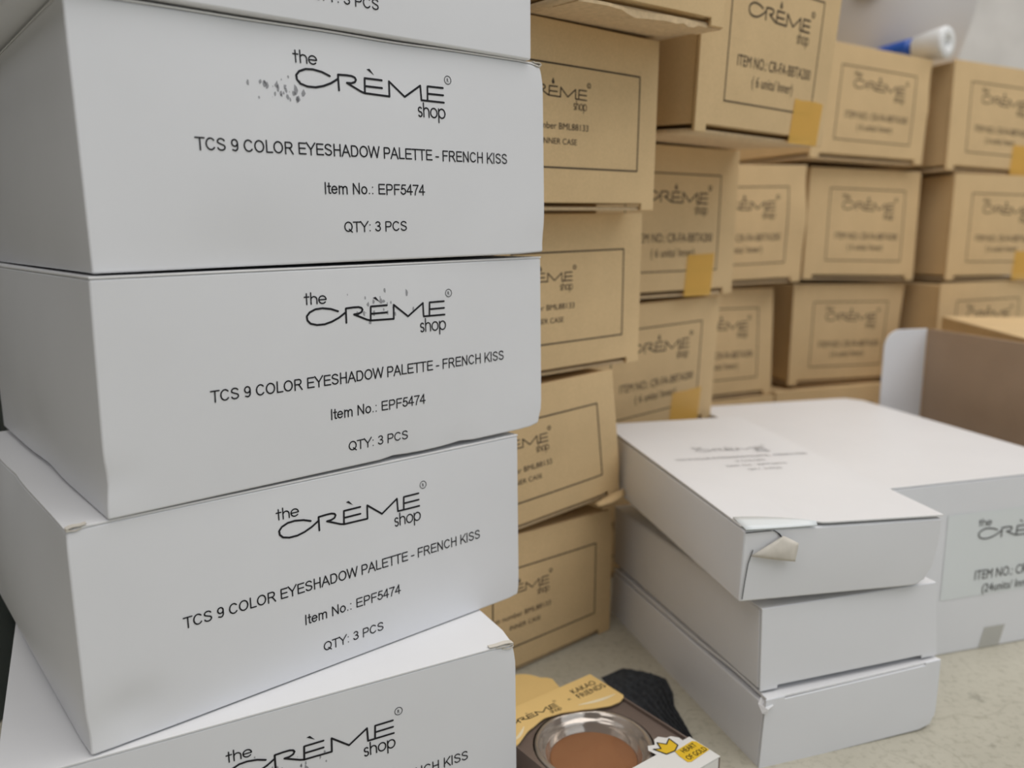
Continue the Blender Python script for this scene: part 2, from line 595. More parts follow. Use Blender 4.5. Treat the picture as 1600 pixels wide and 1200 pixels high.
# ---------------------------------------------------------------- white cartons, left stack
G_W = 'white eyeshadow cartons in the left stack'
W = {
    'D': ([-0.09105, 0.30777, 0.0], [28.118, 0.106, -0.148], [0.21045, 0.19147, 0.08967], {'FTR': [-0.27, 0.23, 0.4], 'BTR': [0, 0, -3.6], 'BTL': [0, 0, -2.2]}),
    'C': ([-0.07663, 0.34001, 0.0901], [40.379, -0.603, 0.046], [0.2103, 0.19147, 0.08875], {'FTL': [-0.03, 0.07, 0.2], 'FTR': [-0.13, -0.03, -0.56]}),
    'B': ([-0.06472, 0.35034, 0.17961], [41.111, 0.153, -0.251], [0.21228, 0.19147, 0.08775], {'FTL': [0.61, -0.65, -0.3], 'FTR': [-0.1, 0.21, 0.48], 'FBL': [-0.85, 0.78, 0.16], 'FBR': [0.45, -0.31, 0.32], 'BTL': [0, 0, -1.5], 'BBR': [-16, 0, 0], 'BTR': [-7, 0, -.6]}),
    'A': ([-0.06351, 0.35044, 0.2685], [39.929, -0.538, -0.57], [0.21001, 0.19147, 0.09129], {'FTL': [0.17, -0.1, 0.18], 'FBR': [0.15, 0.03, 0.62], 'BBL': [0, 0, 0.8], 'BTR': [0, 0, -0.5]}),
    'Z': ([-0.07051, 0.34147, 0.3602], [40.324, -0.074, -0.11], [0.21072, 0.19147, 0.08999], {'FBR': [0, 0, 0.3], 'BBR': [0, 0, 0.3]}),
}
W_LABEL = {
    'D': 'white printed carton at the bottom of the left stack, twisted outward under the others',
    'C': 'white printed carton second from bottom of the left stack, creased lower left corner',
    'B': 'white printed carton in the middle of the left stack, dent low on its left edge',
    'A': 'white printed carton second from the top of the left stack, grey smudges around its logo',
    'Z': 'topmost white carton of the left stack, cut off by the top of the picture',
}
W_DZ = {'D': -1.9, 'C': 0.0, 'B': -1.1, 'A': 3.8, 'Z': 0.6}
W_DX = {'D': -0.8, 'C': -0.9, 'B': 0.2, 'A': 0.9, 'Z': 0.0}
W_B = {'D': (.0005, .003, .001, 0, 0), 'C': (.0008, .0055, .001, 0, 0), 'B': (.0008, .003, .001, 0, 0), 'A': (.001, .0025, .001, 0, 0), 'Z': (.0008, .003, .001, 0, 0)}
W_DENT = {
    'D': [((1, 0, 1), 0.006, (-.0012, .001, -.0012))],
    'C': [((0.0, 0, 0.06), 0.007, (.0008, .0012, 0)), ((0.07, 0, 0.14), 0.0085, (0, .0026, .0)), ((0.0, 0.0, 1.0), 0.005, (.0005, .001, -.0012)), ((1, 0, 0), .004, (-.0006, .0006, .0005)), ((0, .5, 1), .012, (.0012, 0, -.0008))],
    'B': [((0.0, 0, 0.16), 0.006, (.0012, .0012, 0)), ((1, 0, 0.0), 0.006, (-.0018, .001, .0012)), ((.58, 0, 0), .005, (0, .0008, .0007)), ((.74, 0, 0), .005, (0, .0008, .0008)), ((0, .5, .1), .02, (.0015, 0, 0))],
    'A': [((1, 0, 1), 0.006, (-.001, .001, -.0012)), ((1, 0, 0.03), 0.010, (-.0006, .0012, .0006)), ((.25, 0, 0), .018, (0, .0014, 0)), ((.3, 0, 1), .02, (0, .0008, 0)), ((.6, 0, 1), .02, (0, .0006, -.0003))],
    'Z': [],
}
for k in ('D', 'C', 'B', 'A', 'Z'):
    loc, rot, dim, off = W[k]
    c = Carton('white_carton', loc, rot, dim, off, W_B[k], W_DENT[k])
    tag(c.root, W_LABEL[k], 'box', G_W)
    h = c.h
    lid = 0.0009
    c.grid_block('carton_body', M_WHITE, t1=1 - lid / h, n=(28, 14, 20), rad=0.0009)
    # the lid board sits on the body and shows its raw paper edge along the front
    c.grid_block('lid_board', M_WLID, t0=1 - (lid - 0.00004) / h, t1=1 - 0.0001 / h, n=(28, 14, 1), rad=0.00015, dy=-0.00012, r1=0.998)
    dx, dz = W_DX[k] * .001, W_DZ[k] * .001
    F = Flat()
    logo(F, 0.0080 + dx, 0.0640 + dz)
    F.build('printed_logo', M_INK, c.front(), c.root)
    F = Flat()
    F.grotesque('TCS 9 COLOR EYESHADOW PALETTE - FRENCH KISS', -0.0668 + dx, 0.0796 + dx, 0.0390 + dz, 0.0046)
    F.grotesque('Item No.: EPF5474', -0.0168 + dx, 0.0315 + dx, 0.0240 + dz, 0.0044)
    F.grotesque('QTY: 3 PCS', -0.0085 + dx, 0.0218 + dx, 0.0086 + dz, 0.0042)
    F.build('printed_text', M_INK, c.front(), c.root)
    if k in 'ABD':
        rnd = random.Random(ord(k))
        zones = {'A': [((-.036, .064), (.009, .004), 20), ((-.027, .061), (.006, .003), 8)],
                 'B': [((.008, .070), (.012, .006), 22)], 'D': [((.0, .064), (.02, .005), 22)]}[k]
        for (cx, cz), (sx, sz), n in zones:
            F = Flat()
            for _ in range(n):
                x, z = rnd.gauss(cx, sx * .6), rnd.gauss(cz + dz, sz * .6)
                r_ = abs(rnd.gauss(.0004, .0003)) + .00015
                F.poly([(x + r_ * rnd.uniform(.5, 1.2) * math.cos(a * 1.047), z + r_ * rnd.uniform(.7, 2.2) * math.sin(a * 1.047)) for a in range(6)])
            F.build('ink_smudge', M_SMUDGE, c.front(.00013), c.root)
    # torn / tucked paper at the front corners of the lid
    if k in 'ACD':
        side = 1 if k in 'AD' else 0
        sgn = 1 if side else -1
        fn = c.front(0)
        xe = sgn * c.w / 2
        layers = {'A': 2, 'C': 2, 'D': 3}[k]
        ln = {'A': .006, 'C': .007, 'D': .014}[k]
        for q in range(layers):
            z = h + 0.0004 - q * 0.0011
            pts = []
            for i in range(7):
                u = i / 6
                x = xe - sgn * ln * (1 - .25 * q) * u
                zz = z + 0.0007 * math.sin(u * 5 + q) * (1 - u)
                pts.append((x, zz))
            V, Fc = [], []
            for i, (x, zz) in enumerate(pts):
                p = Vector(fn(x, min(zz, h)))
                up = zz - min(zz, h)
                jut = 0.0009 * (1 - i / 6)
                V += [(p.x, p.y - 0.0004 - jut * .6, p.z + up), (p.x, p.y - 0.0004 - jut * .6, p.z + up + .0004), (p.x, p.y + .002, p.z + up), (p.x, p.y + .002, p.z + up + .0004)]
            for i in range(6):
                a, b = i * 4, i * 4 + 4
                Fc += [(a, b, b + 1, a + 1), (a + 2, a + 3, b + 3, b + 2), (a + 1, b + 1, b + 3, a + 3), (a, a + 2, b + 2, b)]
            Fc += [(0, 1, 3, 2), (24, 26, 27, 25)]
            o = mesh_from('torn_corner_paper', V, Fc, M_EDGE, c.root)
            o['label'] = 'frayed raw paper layers at the lid corner'

# ---------------------------------------------------------------- kraft cartons
KR = {
    'k1_4': ([0.02363, 0.50299, 0.0], [40.694, -0.033, 0.245], [0.12042, 0.13, 0.09475], {'FTR': [-0.3, -0.7, -3.9], 'BTL': [0, 0, -6.5], 'BTR': [0, 0, -5]}),
    'k1_3': ([0.02757, 0.49836, 0.09857], [36.923, -2.395, -3.457], [0.11986, 0.13, 0.09028], {'FTR': [-2.04, 1.12, -1.53], 'FBR': [-0.6, 0.3, 2.44]}),
    'k1_2': ([0.03832, 0.51348, 0.19194], [37.63, 0.782, -0.939], [0.12085, 0.13, 0.09937], {'FTR': [0.41, -0.36, -0.14]}),
    'k1_1': ([0.04241, 0.48278, 0.29200], [39.957, 1.003, -0.378], [0.12048, 0.13, 0.10012], {'FTR': [0.22, -0.29, -0.41], 'FBR': [0.2, 0.09, 0.5]}),
    'k1_0': ([0.07447, 0.45767, 0.39260], [38.425, 1.207, -1.057], [0.1205, 0.13, 0.09565], {}),
    'k2_3': ([0.11026, 0.64648, 0.0], [32.329, 0.0, 0.0], [0.15065, 0.2, 0.1126], {}),
    'k2_2': ([0.11222, 0.64703, 0.11518], [37.556, 2.89, -1.416], [0.15116, 0.2, 0.11148], {'FTR': [1.14, -1.45, -1.83], 'FBR': [0.99, 0.59, 3.0], 'BTR': [0, 0, -5], 'BTL': [0, 0, -2]}),
    'k2_1': ([0.12057, 0.63467, 0.22916], [35.459, 1.161, 0.031], [0.15069, 0.2, 0.11374], {}),
    'k2_0': ([0.17146, 0.57214, 0.3416], [38.477, 2.905, 0.397], [0.15062, 0.2, 0.11381], {'FBL': [0.53, -0.76, -1.14], 'FBR': [-3.14, 2.14, -1.37]}),
    'k3_2': ([0.20418, 0.80163, 0.0], [24.799, 0.0, 0.0], [0.15066, 0.2, 0.11179], {'BTR': [0, 0, -5.5], 'BTL': [0, 0, -3]}),
    'k3_1': ([0.20418, 0.80163, 0.11275], [28.327, -1.111, 0.722], [0.1503, 0.2, 0.11187], {'FTR': [-2.27, 0.86, -1.93]}),
    'k3_0': ([0.21696, 0.79402, 0.22609], [20.106, 1.56, -0.721], [0.15089, 0.2, 0.1138], {'FTR': [0.88, -0.12, 0.88], 'FBR': [0.24, 0.45, 2.29]}),
    'k4_3': ([0.34847, 0.87107, 0.0], [19.61, 0.101, 0.317], [0.15057, 0.2, 0.1120], {}),
    'k4_2': ([0.3625, 0.88591, 0.11362], [21.603, 0.467, 1.425], [0.15022, 0.2, 0.11218], {'FTL': [-0.62, -0.56, -3.0], 'FTR': [1.7, -1.3, -3.07], 'FBR': [-1.59, 0.29, 0], 'BTR': [0, 0, -2.8], 'FBL': [2.15, -0.74, 0.6]}),
    'k4_1': ([0.36909, 0.87669, 0.22706], [22.139, -0.485, 1.467], [0.15038, 0.2, 0.1151], {'FTL': [0.3, -0.34, -1.18], 'FTR': [0.95, -0.35, 0.25], 'FBL': [0.73, -0.2, 0.54], 'FBR': [2.49, -1.21, -0.5]}),
    'k4_0': ([0.36448, 0.85706, 0.34512], [23.781, -0.021, 2.324], [0.15132, 0.2, 0.11133], {'FTR': [-1.82, 0.4, -2.21], 'FBR': [-1.03, 1.4, 3.98], 'FBL': [-2.84, 1.54, 1.39]}),
    'k5_3': ([0.53334, 0.91798, 0.0], [21.122, 0.0, 0.0], [0.15066, 0.2, 0.1112], {'BTL': [0, 0, -2.8], 'BTR': [0, 0, -1.6]}),
    'k5_2': ([0.53334, 0.91798, 0.11127], [23.675, -0.349, -0.06], [0.15047, 0.2, 0.1118], {'FTL': [-0.12, -0.23, -1.0], 'FTR': [0, 0, -.7], 'BTR': [0, 0, -1.0]}),
    'k5_1': ([0.54115, 0.9196, 0.22392], [20.897, -0.344, 0.838], [0.15061, 0.2, 0.11386], {'BTR': [0, 0, -4.8], 'BTL': [0, 0, -1.8], 'FTL': [0, 0, -.3]}),
    'k5_0': ([0.52857, 0.9211, 0.33952], [23.82, -1.3, 1.721], [0.15086, 0.2, 0.11174], {'FTL': [-0.68, 0.28, -0.13]}),
}
KL = {
    'k1_4': 'kraft carton on the floor right behind the white stack, lowest of its column',
    'k1_3': 'kraft carton leaning just above the lowest one behind the white stack, buckled lower right corner',
    'k1_2': 'kraft carton in the middle of the column right behind the white stack',
    'k1_1': 'kraft carton under the overhanging top one behind the white stack, shaded across its upper half',
    'k1_0': 'overhanging top kraft carton behind the white stack, ragged bottom flap, cut off above',
    'k2_3': 'kraft carton at the foot of the second column, hidden behind the small white boxes',
    'k2_2': 'taped kraft carton right behind the flat white boxes, lowest in view of the second column',
    'k2_1': 'taped kraft carton directly beneath the big forward-jutting one in the second column',
    'k2_0': 'kraft carton jutting forward on top of the second column, amber tape at lower right',
    'k3_2': 'kraft carton at the bottom of the third column, only a sliver over the white boxes',
    'k3_1': 'shaded kraft carton under the bent one in the recessed third column',
    'k3_0': 'recessed kraft carton with bent right side, top of the third column',
    'k4_3': 'bottom kraft carton of the fourth column, only its rim showing behind the large white box',
    'k4_2': 'third kraft carton down in the fourth column, left of the brown upright lid',
    'k4_1': 'second kraft carton down in the fourth column, label fully in view',
    'k4_0': 'top kraft carton of the fourth column with torn right edge, under the blue tube',
    'k5_3': 'bottom kraft carton of the rightmost column, hidden behind the brown upright lid',
    'k5_2': 'third kraft carton down in the rightmost column, half hidden behind the brown upright lid',
    'k5_1': 'second kraft carton down in the rightmost column, cut by the picture edge',
    'k5_0': 'top kraft carton of the rightmost column, against the white plaster wall',
}


def kraft_print(c, kind, drop=0.0, ink=None):
    ink = ink or M_KINK
    w_, h_ = c.w, c.h - drop
    on = c.front(.0002)
    put = lambda x, z: on(x, z + drop)
    F = Flat()
    if kind == 'K':
        F.rect(-.40 * w_, .359 * w_, .206 * h_, .769 * h_, .0009)
    else:
        F.rect(-.32 * w_, .358 * w_, .179 * h_, .821 * h_, .0009)
    F.build('printed_frame', ink, put, c.root)
    F = Flat()
    if kind == 'K':
        logo(F, -.0268, .590 * h_, .71, 1.15, 1.0, True, True)
    else:
        logo(F, .0032, .630 * h_, 1.0, 1.2, 1.15, True, True)
    F.build('printed_logo', ink, put, c.root)
    F = Flat()
    if kind == 'K':
        F.text('Item number BML88133', -.0520, .0006, .418 * h_, .0034)
        F.text('INNER CASE', -.0345, -.0082, .336 * h_, .0031)
    else:
        F.text('ITEM NO.: CR-FA-BBTA200', -.0380, .0470, .373 * h_, .0066)
        F.text('( 6 units/ Inner)', -.0205, .0270, .276 * h_, .0064)
    F.build('printed_text', ink, put, c.root)


def kraft_carton(k, sub=(14, 8, 10)):
    loc, rot, dim, off = KR[k]
    kind = 'K' if k.startswith('k1') else 'C'
    rnd = random.Random(k)
    b = (.0008, .001, .001, 0, 0)
    dents = []
    if k == 'k1_3':
        dents = [((1, 0, .06), .012, (.001, .003, .001))]
    if k == 'k1_4':
        dents = [((1, 0, 1), .010, (-.001, .002, -.001))]
    if k == 'k3_0':
        dents = [((1, 0, .55), .02, (.0015, -.001, 0)), ((1, 0, .9), .02, (-.0015, .001, 0))]
    if k == 'k4_0':
        dents = [((1, 0, .55), .008, (.001, 0, 0)), ((1, 0, .85), .02, (.0, .0015, 0))]
    c = Carton('kraft_carton', loc, rot, dim, off, b, dents)
    tag(c.root, KL[k], 'box', 'kraft cartons piled behind the white boxes')
    h_, w_ = c.h, c.w
    slot = .0042 if kind == 'K' else .005
    c.grid_block('carton_body', M_KRAFT, r0=.0036 / c.d, t0=slot / h_, t1=1 - .0012 / h_, s0=.0012 / w_, s1=1 - .0012 / w_, n=sub, rad=.001)
    c.front_panel('front_panel', M_KRAFT, .0024, (.0115, .0115), slot_b=slot, n=12, t0=.0002 / h_)
    o = c.grid_block('bottom_flap', M_KEDGE, r0=.003 / c.d, r1=.985, t0=.0002 / h_, t1=.0022 / h_, s0=.002 / w_, s1=1 - .002 / w_, n=(8, 6, 1), rad=0)
    o['label'] = 'bottom board with pale cut edge'
    kraft_print(c, kind, .00358 if k == 'k1_1' else 0.0)
    if k in ('k2_0', 'k2_1', 'k2_2', 'k5_0', 'k5_1', 'k5_2'):
        x0, x1, z1 = {'k2_0': (.031, .068, .029), 'k2_1': (.0185, .0495, .033), 'k2_2': (.022, .058, .032)}.get(k, (.024, .058, .032))
        F = Flat()
        F.patch(x0, x1, .0, z1, 4, 6)
        fn = c.front(.0004)
        n0 = len(F.v)
        t = F.build('tape_strip', M_TAPE, lambda x, z: fn(x + (z - .015) * .06, z + (.0004 * math.sin(x * 900) if z > z1 * .95 else 0)), c.root)
        t['label'] = 'amber packing tape folded round the bottom edge'
    return c


for k in KR:
    kraft_carton(k)

# ragged inner board hanging from the overhanging top carton
top = [o for o in COL.objects if o.get('label') == KL['k1_0']][0]
V, Fc = [], []
rr = random.Random(3)
n = 22
for i in range(n + 1):
    x = -.052 + .112 * i / n
    y = .0008 - .0022 * math.sin(i * .55) * (0.4 + 0.6 * rr.random())
    z = -.0003 - (.0008 + .0018 * rr.random() if 6 < i < 18 else .0003)
    V += [(x, y, z), (x, y, .0009), (x, .02, z + .0004), (x, .02, .0009)]
for i in range(n):
    a, b = i * 4, i * 4 + 4
    Fc += [(a, b, b + 1, a + 1), (a + 2, a + 3, b + 3, b + 2), (a + 1, b + 1, b + 3, a + 3), (a, a + 2, b + 2, b)]
Fc += [(0, 1, 3, 2), (n * 4, n * 4 + 2, n * 4 + 3, n * 4 + 1)]
o = mesh_from('torn_flap_edge', V, Fc, M_KEDGE, top)
o['label'] = 'ragged torn corrugated edge'

# curled corner tongue of the leaning carton
lean = [o for o in COL.objects if o.get('label') == KL['k1_3']][0]
V, Fc = [], []
for i in range(9):
    u = i / 8
    x = .034 + .0255 * u
    for j in range(4):
        v = j / 3
        V.append((x, -.0005 - .006 * v * (0.5 + .5 * math.sin(u * 3.1)) + .002 * u * v, .0042 * u + .0016 - .0045 * v * (.3 + .7 * u)))
for i in range(8):
    for j in range(3):
        a = i * 4 + j
        Fc.append((a, a + 4, a + 5, a + 1))
o = mesh_from('curled_corner_flap', V, Fc, M_KRAFT, lean, True)
s = o.modifiers.new('thickness', 'SOLIDIFY')
s.thickness = .0012

# ---------------------------------------------------------------- small white boxes on the right
G_S = 'flat white boxes stacked in front of the large white box'
S = {
    'S3': ([0.18715, 0.40599, 0.0], [17.495, -1.2, -1.2], [0.11551, 0.19392, 0.0408], {'FTL': [1.08, -0.39, -0.38], 'FTR': [0.42, -0.04, 0.52], 'FBR': [-0.95, 0.57, 0.0], 'FBL': [-1.95, 0.43, 0.0], 'BTL': [2.23, -1.01, -2.2], 'BTR': [0, 0, -6.8]}),
    'S2': ([0.18519, 0.41049, 0.04123], [16.379, -2.6, -0.622], [0.11397, 0.19453, 0.04631], {'FTL': [0.28, -0.04, 0.27], 'FTR': [-1.68, 0.35, -0.93], 'FBL': [-0.22, 0.02, -0.3], 'FBR': [0.98, -0.12, 1.16], 'BTL': [1.47, -0.37, 0.4], 'BBL': [0.2, 0, 1.6]}),
    'S1': ([0.17316, 0.40573, 0.09088], [15.861, 2.417, 1.61], [0.11894, 0.19712, 0.04166], {'FTL': [-1.01, 0.47, 0.74], 'FTR': [0.9, -0.62, -1.54], 'FBL': [-0.28, 0.36, 1.18], 'FBR': [3.01, -0.96, -0.33], 'BTL': [2.6, 0, 0], 'BBL': [3.0, 0, 1.0], 'BTR': [-4.06, 1.41, 0.97]}),
}
S_LABEL = {
    'S3': 'flat white box on the floor, lowest of three, gaping along its left lid edge',
    'S2': 'flat white box in the middle of the three, cut tabs along its lower front edge',
    'S1': 'flat white box topmost of three, torn kraft scrap at its front corner',
}
# S3
loc, rot, dim, off = S['S3']
c = Carton('flat_white_box', loc, rot, dim, off, (.0004, .0015, .001, 0, 0), [((1, 0, 0), .005, (-.0022, .001, .0012))])
tag(c.root, S_LABEL['S3'], 'box', G_S)
h_ = c.h
c.grid_block('carton_body', M_WHITE, r0=.0018 / c.d, t1=1 - .0032 / h_, n=(18, 14, 8), rad=.0008)
c.front_panel('front_panel', M_WHITE, .0013, (.012, .011), slot_t=.0016, n=12, rad=.0004)
c.grid_block('lid_board', M_WLID, t0=1 - .0016 / h_, t1=1 - .0002 / h_, r0=.001 / c.d, n=(18, 20, 1), rad=.0003,
             fs=lambda p, a, b, t: Vector((p.x + .0012 * (1 - a) * (1 - b), p.y, p.z + .0015 * math.exp(-((b - .16) / .12) ** 2) * (1 - a) ** 3)))
V = [(-.0585, .004, .0365), (-.0565, -.0022, .0362), (-.0525, -.0012, .0372), (-.0552, .006, .0392), (-.0590, -.0005, .0335), (-.0570, -.0020, .0330)]
o = mesh_from('torn_corner_tab', V, [(0, 1, 2, 3), (4, 5, 1, 0)], M_WLID, c.root)
o.modifiers.new('thickness', 'SOLIDIFY').thickness = .0006
# S2
loc, rot, dim, off = S['S2']
c = Carton('flat_white_box', loc, rot, dim, off, (.0005, .001, .001, 0, 0), [])
tag(c.root, S_LABEL['S2'], 'box', G_S)
h_ = c.h
c.grid_block('carton_body', M_WHITE, r0=.002 / c.d, t0=.0012 / h_, t1=1 - .001 / h_, n=(18, 14, 8), rad=.0012)
c.front_panel('front_panel', M_WHITE, .0013, (.011, .011), slot_b=.0019, n=12, rad=.0007, t0=.0003 / h_)
c.grid_block('lid_board', M_WLID, t0=1 - .0009 / h_, t1=1 - .0001 / h_, r0=.0005 / c.d, n=(18, 14, 1), rad=.0003)
# S1
loc, rot, dim, off = S['S1']
c = Carton('flat_white_box', loc, rot, dim, off, (.0008, .0015, .001, 0, 0), [((1, 0, 0), .008, (-.006, .001, .003)), ((1, 0, .3), .012, (-.0025, 0, 0))])
tag(c.root, S_LABEL['S1'], 'box', G_S)
h_ = c.h
c.grid_block('carton_body', M_WHITE, r0=.0005 / c.d, t1=1 - .0022 / h_, n=(20, 14, 10), rad=.0012)
# front edge of the lid: lifted a little from a third of the width on, with a notch
c.grid_block('lid_board', M_WLID, t0=1 - .0010 / h_, t1=1, n=(40, 16, 1), rad=.0002,
             fs=lambda p, a, b, t: Vector((p.x, p.y + (.0042 if a < .30 else (.0042 - .0042 * (a - .30) / .08 if a < .38 else 0)) * (1 - b) ** 6, p.z + (.0004 if a > .3 else -.0008) * (1 - b) ** 3)))
V, Fc = [], []
for i in range(9):
    u = i / 8
    for j in range(4):
        v = j / 3
        p = c.P(.002 + .34 * u, .062 * (1 - v) * (1 - u ** 1.6) ** .8 + .004 * (1 - v), 1)
        V.append((p.x, p.y - .0006 * v, p.z + .0004 - .0014 * v + .0004 * u * (1 - v)))
for i in range(8):
    for j in range(3):
        a = i * 4 + j
        Fc.append((a, a + 1, a + 5, a + 4))
o = mesh_from('glossy_tuck_flap', V, Fc, M_STICK, c.root, True)
o.modifiers.new('thickness', 'SOLIDIFY').thickness = .0005
fn = c.front(.0004)
# torn scrap of raw board curling off the front
xs0 = -.0575
pts = [((-.0385, .0362), .0006), ((-.0310, .0325), .0022), ((-.0330, .0232), .0034), ((-.0560, .0262), .0006)]
V, Fc = [], []
N = 6
for i in range(N + 1):
    for j in range(N + 1):
        u, v = i / N, j / N
        q = [(1 - u) * (1 - v), u * (1 - v), u * v, (1 - u) * v]
        x = sum(q[k] * pts[k][0][0] for k in range(4))
        z = sum(q[k] * pts[k][0][1] for k in range(4))
        y = sum(q[k] * pts[k][1] for k in range(4)) + .0012 * math.sin(math.pi * u) * math.sin(math.pi * v)
        p = fn(x, z)
        V.append((p[0], p[1] - y, p[2]))
for i in range(N):
    for j in range(N):
        a = i * (N + 1) + j
        Fc.append((a, a + N + 1, a + N + 2, a + 1))
o = mesh_from('torn_scrap', V, Fc, M_EDGE, c.root, True)
o['label'] = 'torn scrap of raw kraft board curling outward'
o.modifiers.new('thickness', 'SOLIDIFY').thickness = .0007
F = Flat()
F.poly([(-.0452, .0392), (-.0432, .0392), (-.0400, .0372), (-.0378, .0345), (-.0392, .0350), (-.0412, .0372), (-.0430, .0385)])
F.stroke([(-.0592, .0386), (-.052, .0389), (-.045, .0391)], .0005)
F.stroke([(-.0545, .0290), (-.0565, .022), (-.0575, .012), (-.0582, .002)], .0005)
o = F.build('tear_gap', M_INK, c.front(.0002), c.root)
o['label'] = 'dark tear and fold line'
F = Flat()
logo(F, .0035, .1205, .74, 1.0, .9)
F.grotesque('TCS 9 COLOR EYESHADOW PALETTE - FRENCH KISS', -.0450, .0525, .1060, .0032)
F.text('9 COLORS', -.0063, .0150, .0980, .0030)
F.grotesque('Item No.: EPF5474', -.0179, .0253, .0900, .0030)
F.grotesque('QTY: 3 PCS', -.0072, .0162, .0820, .0030)
F.build('printed_text', M_FINK, c.top(.0004), c.root)

# ---------------------------------------------------------------- large white box
c = Carton('large_white_box', [0.3118, 0.5117, 0.0], [15.781, 0.352, -0.148], [0.16819, 0.24281, 0.12204], {'BTR': [0.16, -0.37, -1.61]}, (.001, .001, .001, 0, -.001),
           [((1, 1, 1), .006, (-.002, -.002, -.001))])
tag(c.root, 'large white box with a printed label sticker, behind the three flat white boxes', 'box')
h_ = c.h
c.grid_block('carton_body', M_WHITE, t1=1 - .001 / h_, n=(20, 18, 14), rad=.0012)
c.grid_block('lid_board', M_WLID, t0=1 - .0008 / h_, t1=1, n=(20, 18, 1), rad=.0003)
F = Flat()
F.patch(-.0325, .076, .0405, .0995, 10, 8)
st = F.build('label_sticker', M_STICK, c.front(.0003), c.root)
F = Flat()
logo(F, .0285, .0795, 1.04, 1.0, .9)
F.text('ITEM NO.: CR-LI-L', -.0064, .0505, .0520, .0066)
F.text('(24units/ Inner)', .0008, .0455, .0458 - .0035, .0060)
F.build('label_print', M_GINK, c.front(.0006), st)
F = Flat()
F.patch(.004, .0215, .0006, .0158, 3, 3)
o = F.build('clear_tape', M_CLEAR, lambda x, z: c.front(.0004)(x + z * .20, z), c.root)
o['label'] = 'piece of clear yellowed tape'

# ---------------------------------------------------------------- open carton with upright lid
YAW = 15.0
mroot = bpy.data.objects.new('open_carton', None)
COL.objects.link(mroot)
mroot.location = (0.387, 0.756, 0)
mroot.rotation_euler = (0, 0, R(YAW))
tag(mroot, 'open white carton with brown-lined upright lid, right of the large white box', 'box')


def rounded_prism(name, outline, axis_off, m, parent):
    """outline: list of 3-D points of a flat board; axis_off: thickness vector"""
    n = len(outline)
    V = [Vector(p) for p in outline] + [Vector(p) + Vector(axis_off) for p in outline]
    Fc = [tuple(range(n)), tuple(range(2 * n - 1, n - 1, -1))] + [(i, i + n, (i + 1) % n + n, (i + 1) % n) for i in range(n)]
    return mesh_from(name, V, Fc, m, parent)


o = mesh_from('carton_body', [(x, y, z) for z in (0, .074) for x, y in ((.001, -.20), (.215, -.20), (.215, .085), (.001, .085))],
              [(3, 2, 1, 0), (4, 5, 6, 7), (0, 1, 5, 4), (1, 2, 6, 5), (2, 3, 7, 6), (3, 0, 4, 7)], M_WHITE, mroot)
bevel(o, .001)
o = rounded_prism('upright_lid', [(0, 0, .0742), (0, -.20, .0742), (0, -.20, .1895), (0, -.003, .1895), (0, 0, .1885)], (.0022, 0, 0), M_KIN, mroot)
o['label'] = 'lid board showing its brown inside'
bevel(o, .0004, 1)
arc = [(-.046 + .016 - .016 * math.cos(a * math.pi / 16), 0, .1735 + .016 * math.sin(a * math.pi / 16)) for a in range(9)]
o = rounded_prism('rounded_side_flap', [(-.0004, .0, .0742), (-.0004, .0, .1895)] + arc[::-1] + [(-.046, 0, .0742)], (0, .0018, 0), M_WHITE, mroot)
o['label'] = 'white flap with a rounded corner'
bevel(o, .0004, 1)
# a kraft carton standing on it
k6 = ([.487, .620, .0748], [-7, 0, 0], [.13, .235, .1140], {})
c = Carton('kraft_carton', (.455 + .065 * math.cos(R(-7)) + .2 * math.sin(R(-7)) * -1 * -1, .863 - .065 * math.sin(R(7)) - .2 * math.cos(R(7)), .0745), (-7, 0, 0), (.13, .2, .1150), {}, (.0005, .0005, .0005, 0, 0))
tag(c.root, 'kraft carton standing inside the open white carton, pale top in view', 'box', 'kraft cartons piled behind the white boxes')
c.grid_block('carton_body', M_KRAFT, n=(10, 10, 8), rad=.001, t1=1 - .001 / c.h)
c.grid_block('lid_board', M_KRAFT, t0=1 - .0009 / c.h, n=(10, 10, 1), rad=.0003)

# ---------------------------------------------------------------- cosmetics pack on the floor
M_YEL = paper_mat('yellow_printed_card', (0.86, 0.60, 0.24), 0.4, 0.02, 40, 0.02, 0.45)
M_YELL = plain('pale_yellow_gloss_print', (0.92, 0.80, 0.56), 0.35)
M_INS = paper_mat('mauve_brown_insert', (0.20, 0.15, 0.125), 0.5, 0.04, 40, 0.02, 0.3)
M_PKW = paper_mat('white_pack_card', (0.80, 0.79, 0.76), 0.4, 0.01, 40, 0.02, 0.45)
M_GOLD = plain('golden_yellow_print', (0.80, 0.52, 0.03), 0.4)
M_POW = paper_mat('brown_pressed_powder', (0.33, 0.15, 0.07), 0.8, 0.10, 35, 0.06, 0.15)
m, nt, b = new_mat('clear_plastic_rim')
b.inputs['Base Color'].default_value = (0.62, 0.56, 0.50, 1)
b.inputs['Roughness'].default_value = 0.11
b.inputs['Metallic'].default_value = 0.7
M_RIM = m
m, nt, b = new_mat('window_film')
tr = nt.nodes.new('ShaderNodeBsdfTransparent')
tr.inputs[0].default_value = (.97, .97, .97, 1)
gl = nt.nodes.new('ShaderNodeBsdfGlossy')
gl.inputs['Roughness'].default_value = 0.06
lw = nt.nodes.new('ShaderNodeLayerWeight')
lw.inputs[0].default_value = 0.5
fr = nt.nodes.new('ShaderNodeMath')
fr.operation = 'POWER'
fr.inputs[1].default_value = 4.0
nt.links.new(lw.outputs['Facing'], fr.inputs[0])
mx = nt.nodes.new('ShaderNodeMixShader')
nt.links.new(fr.outputs[0], mx.inputs[0])
nt.links.new(tr.outputs[0], mx.inputs[1])
nt.links.new(gl.outputs[0], mx.inputs[2])
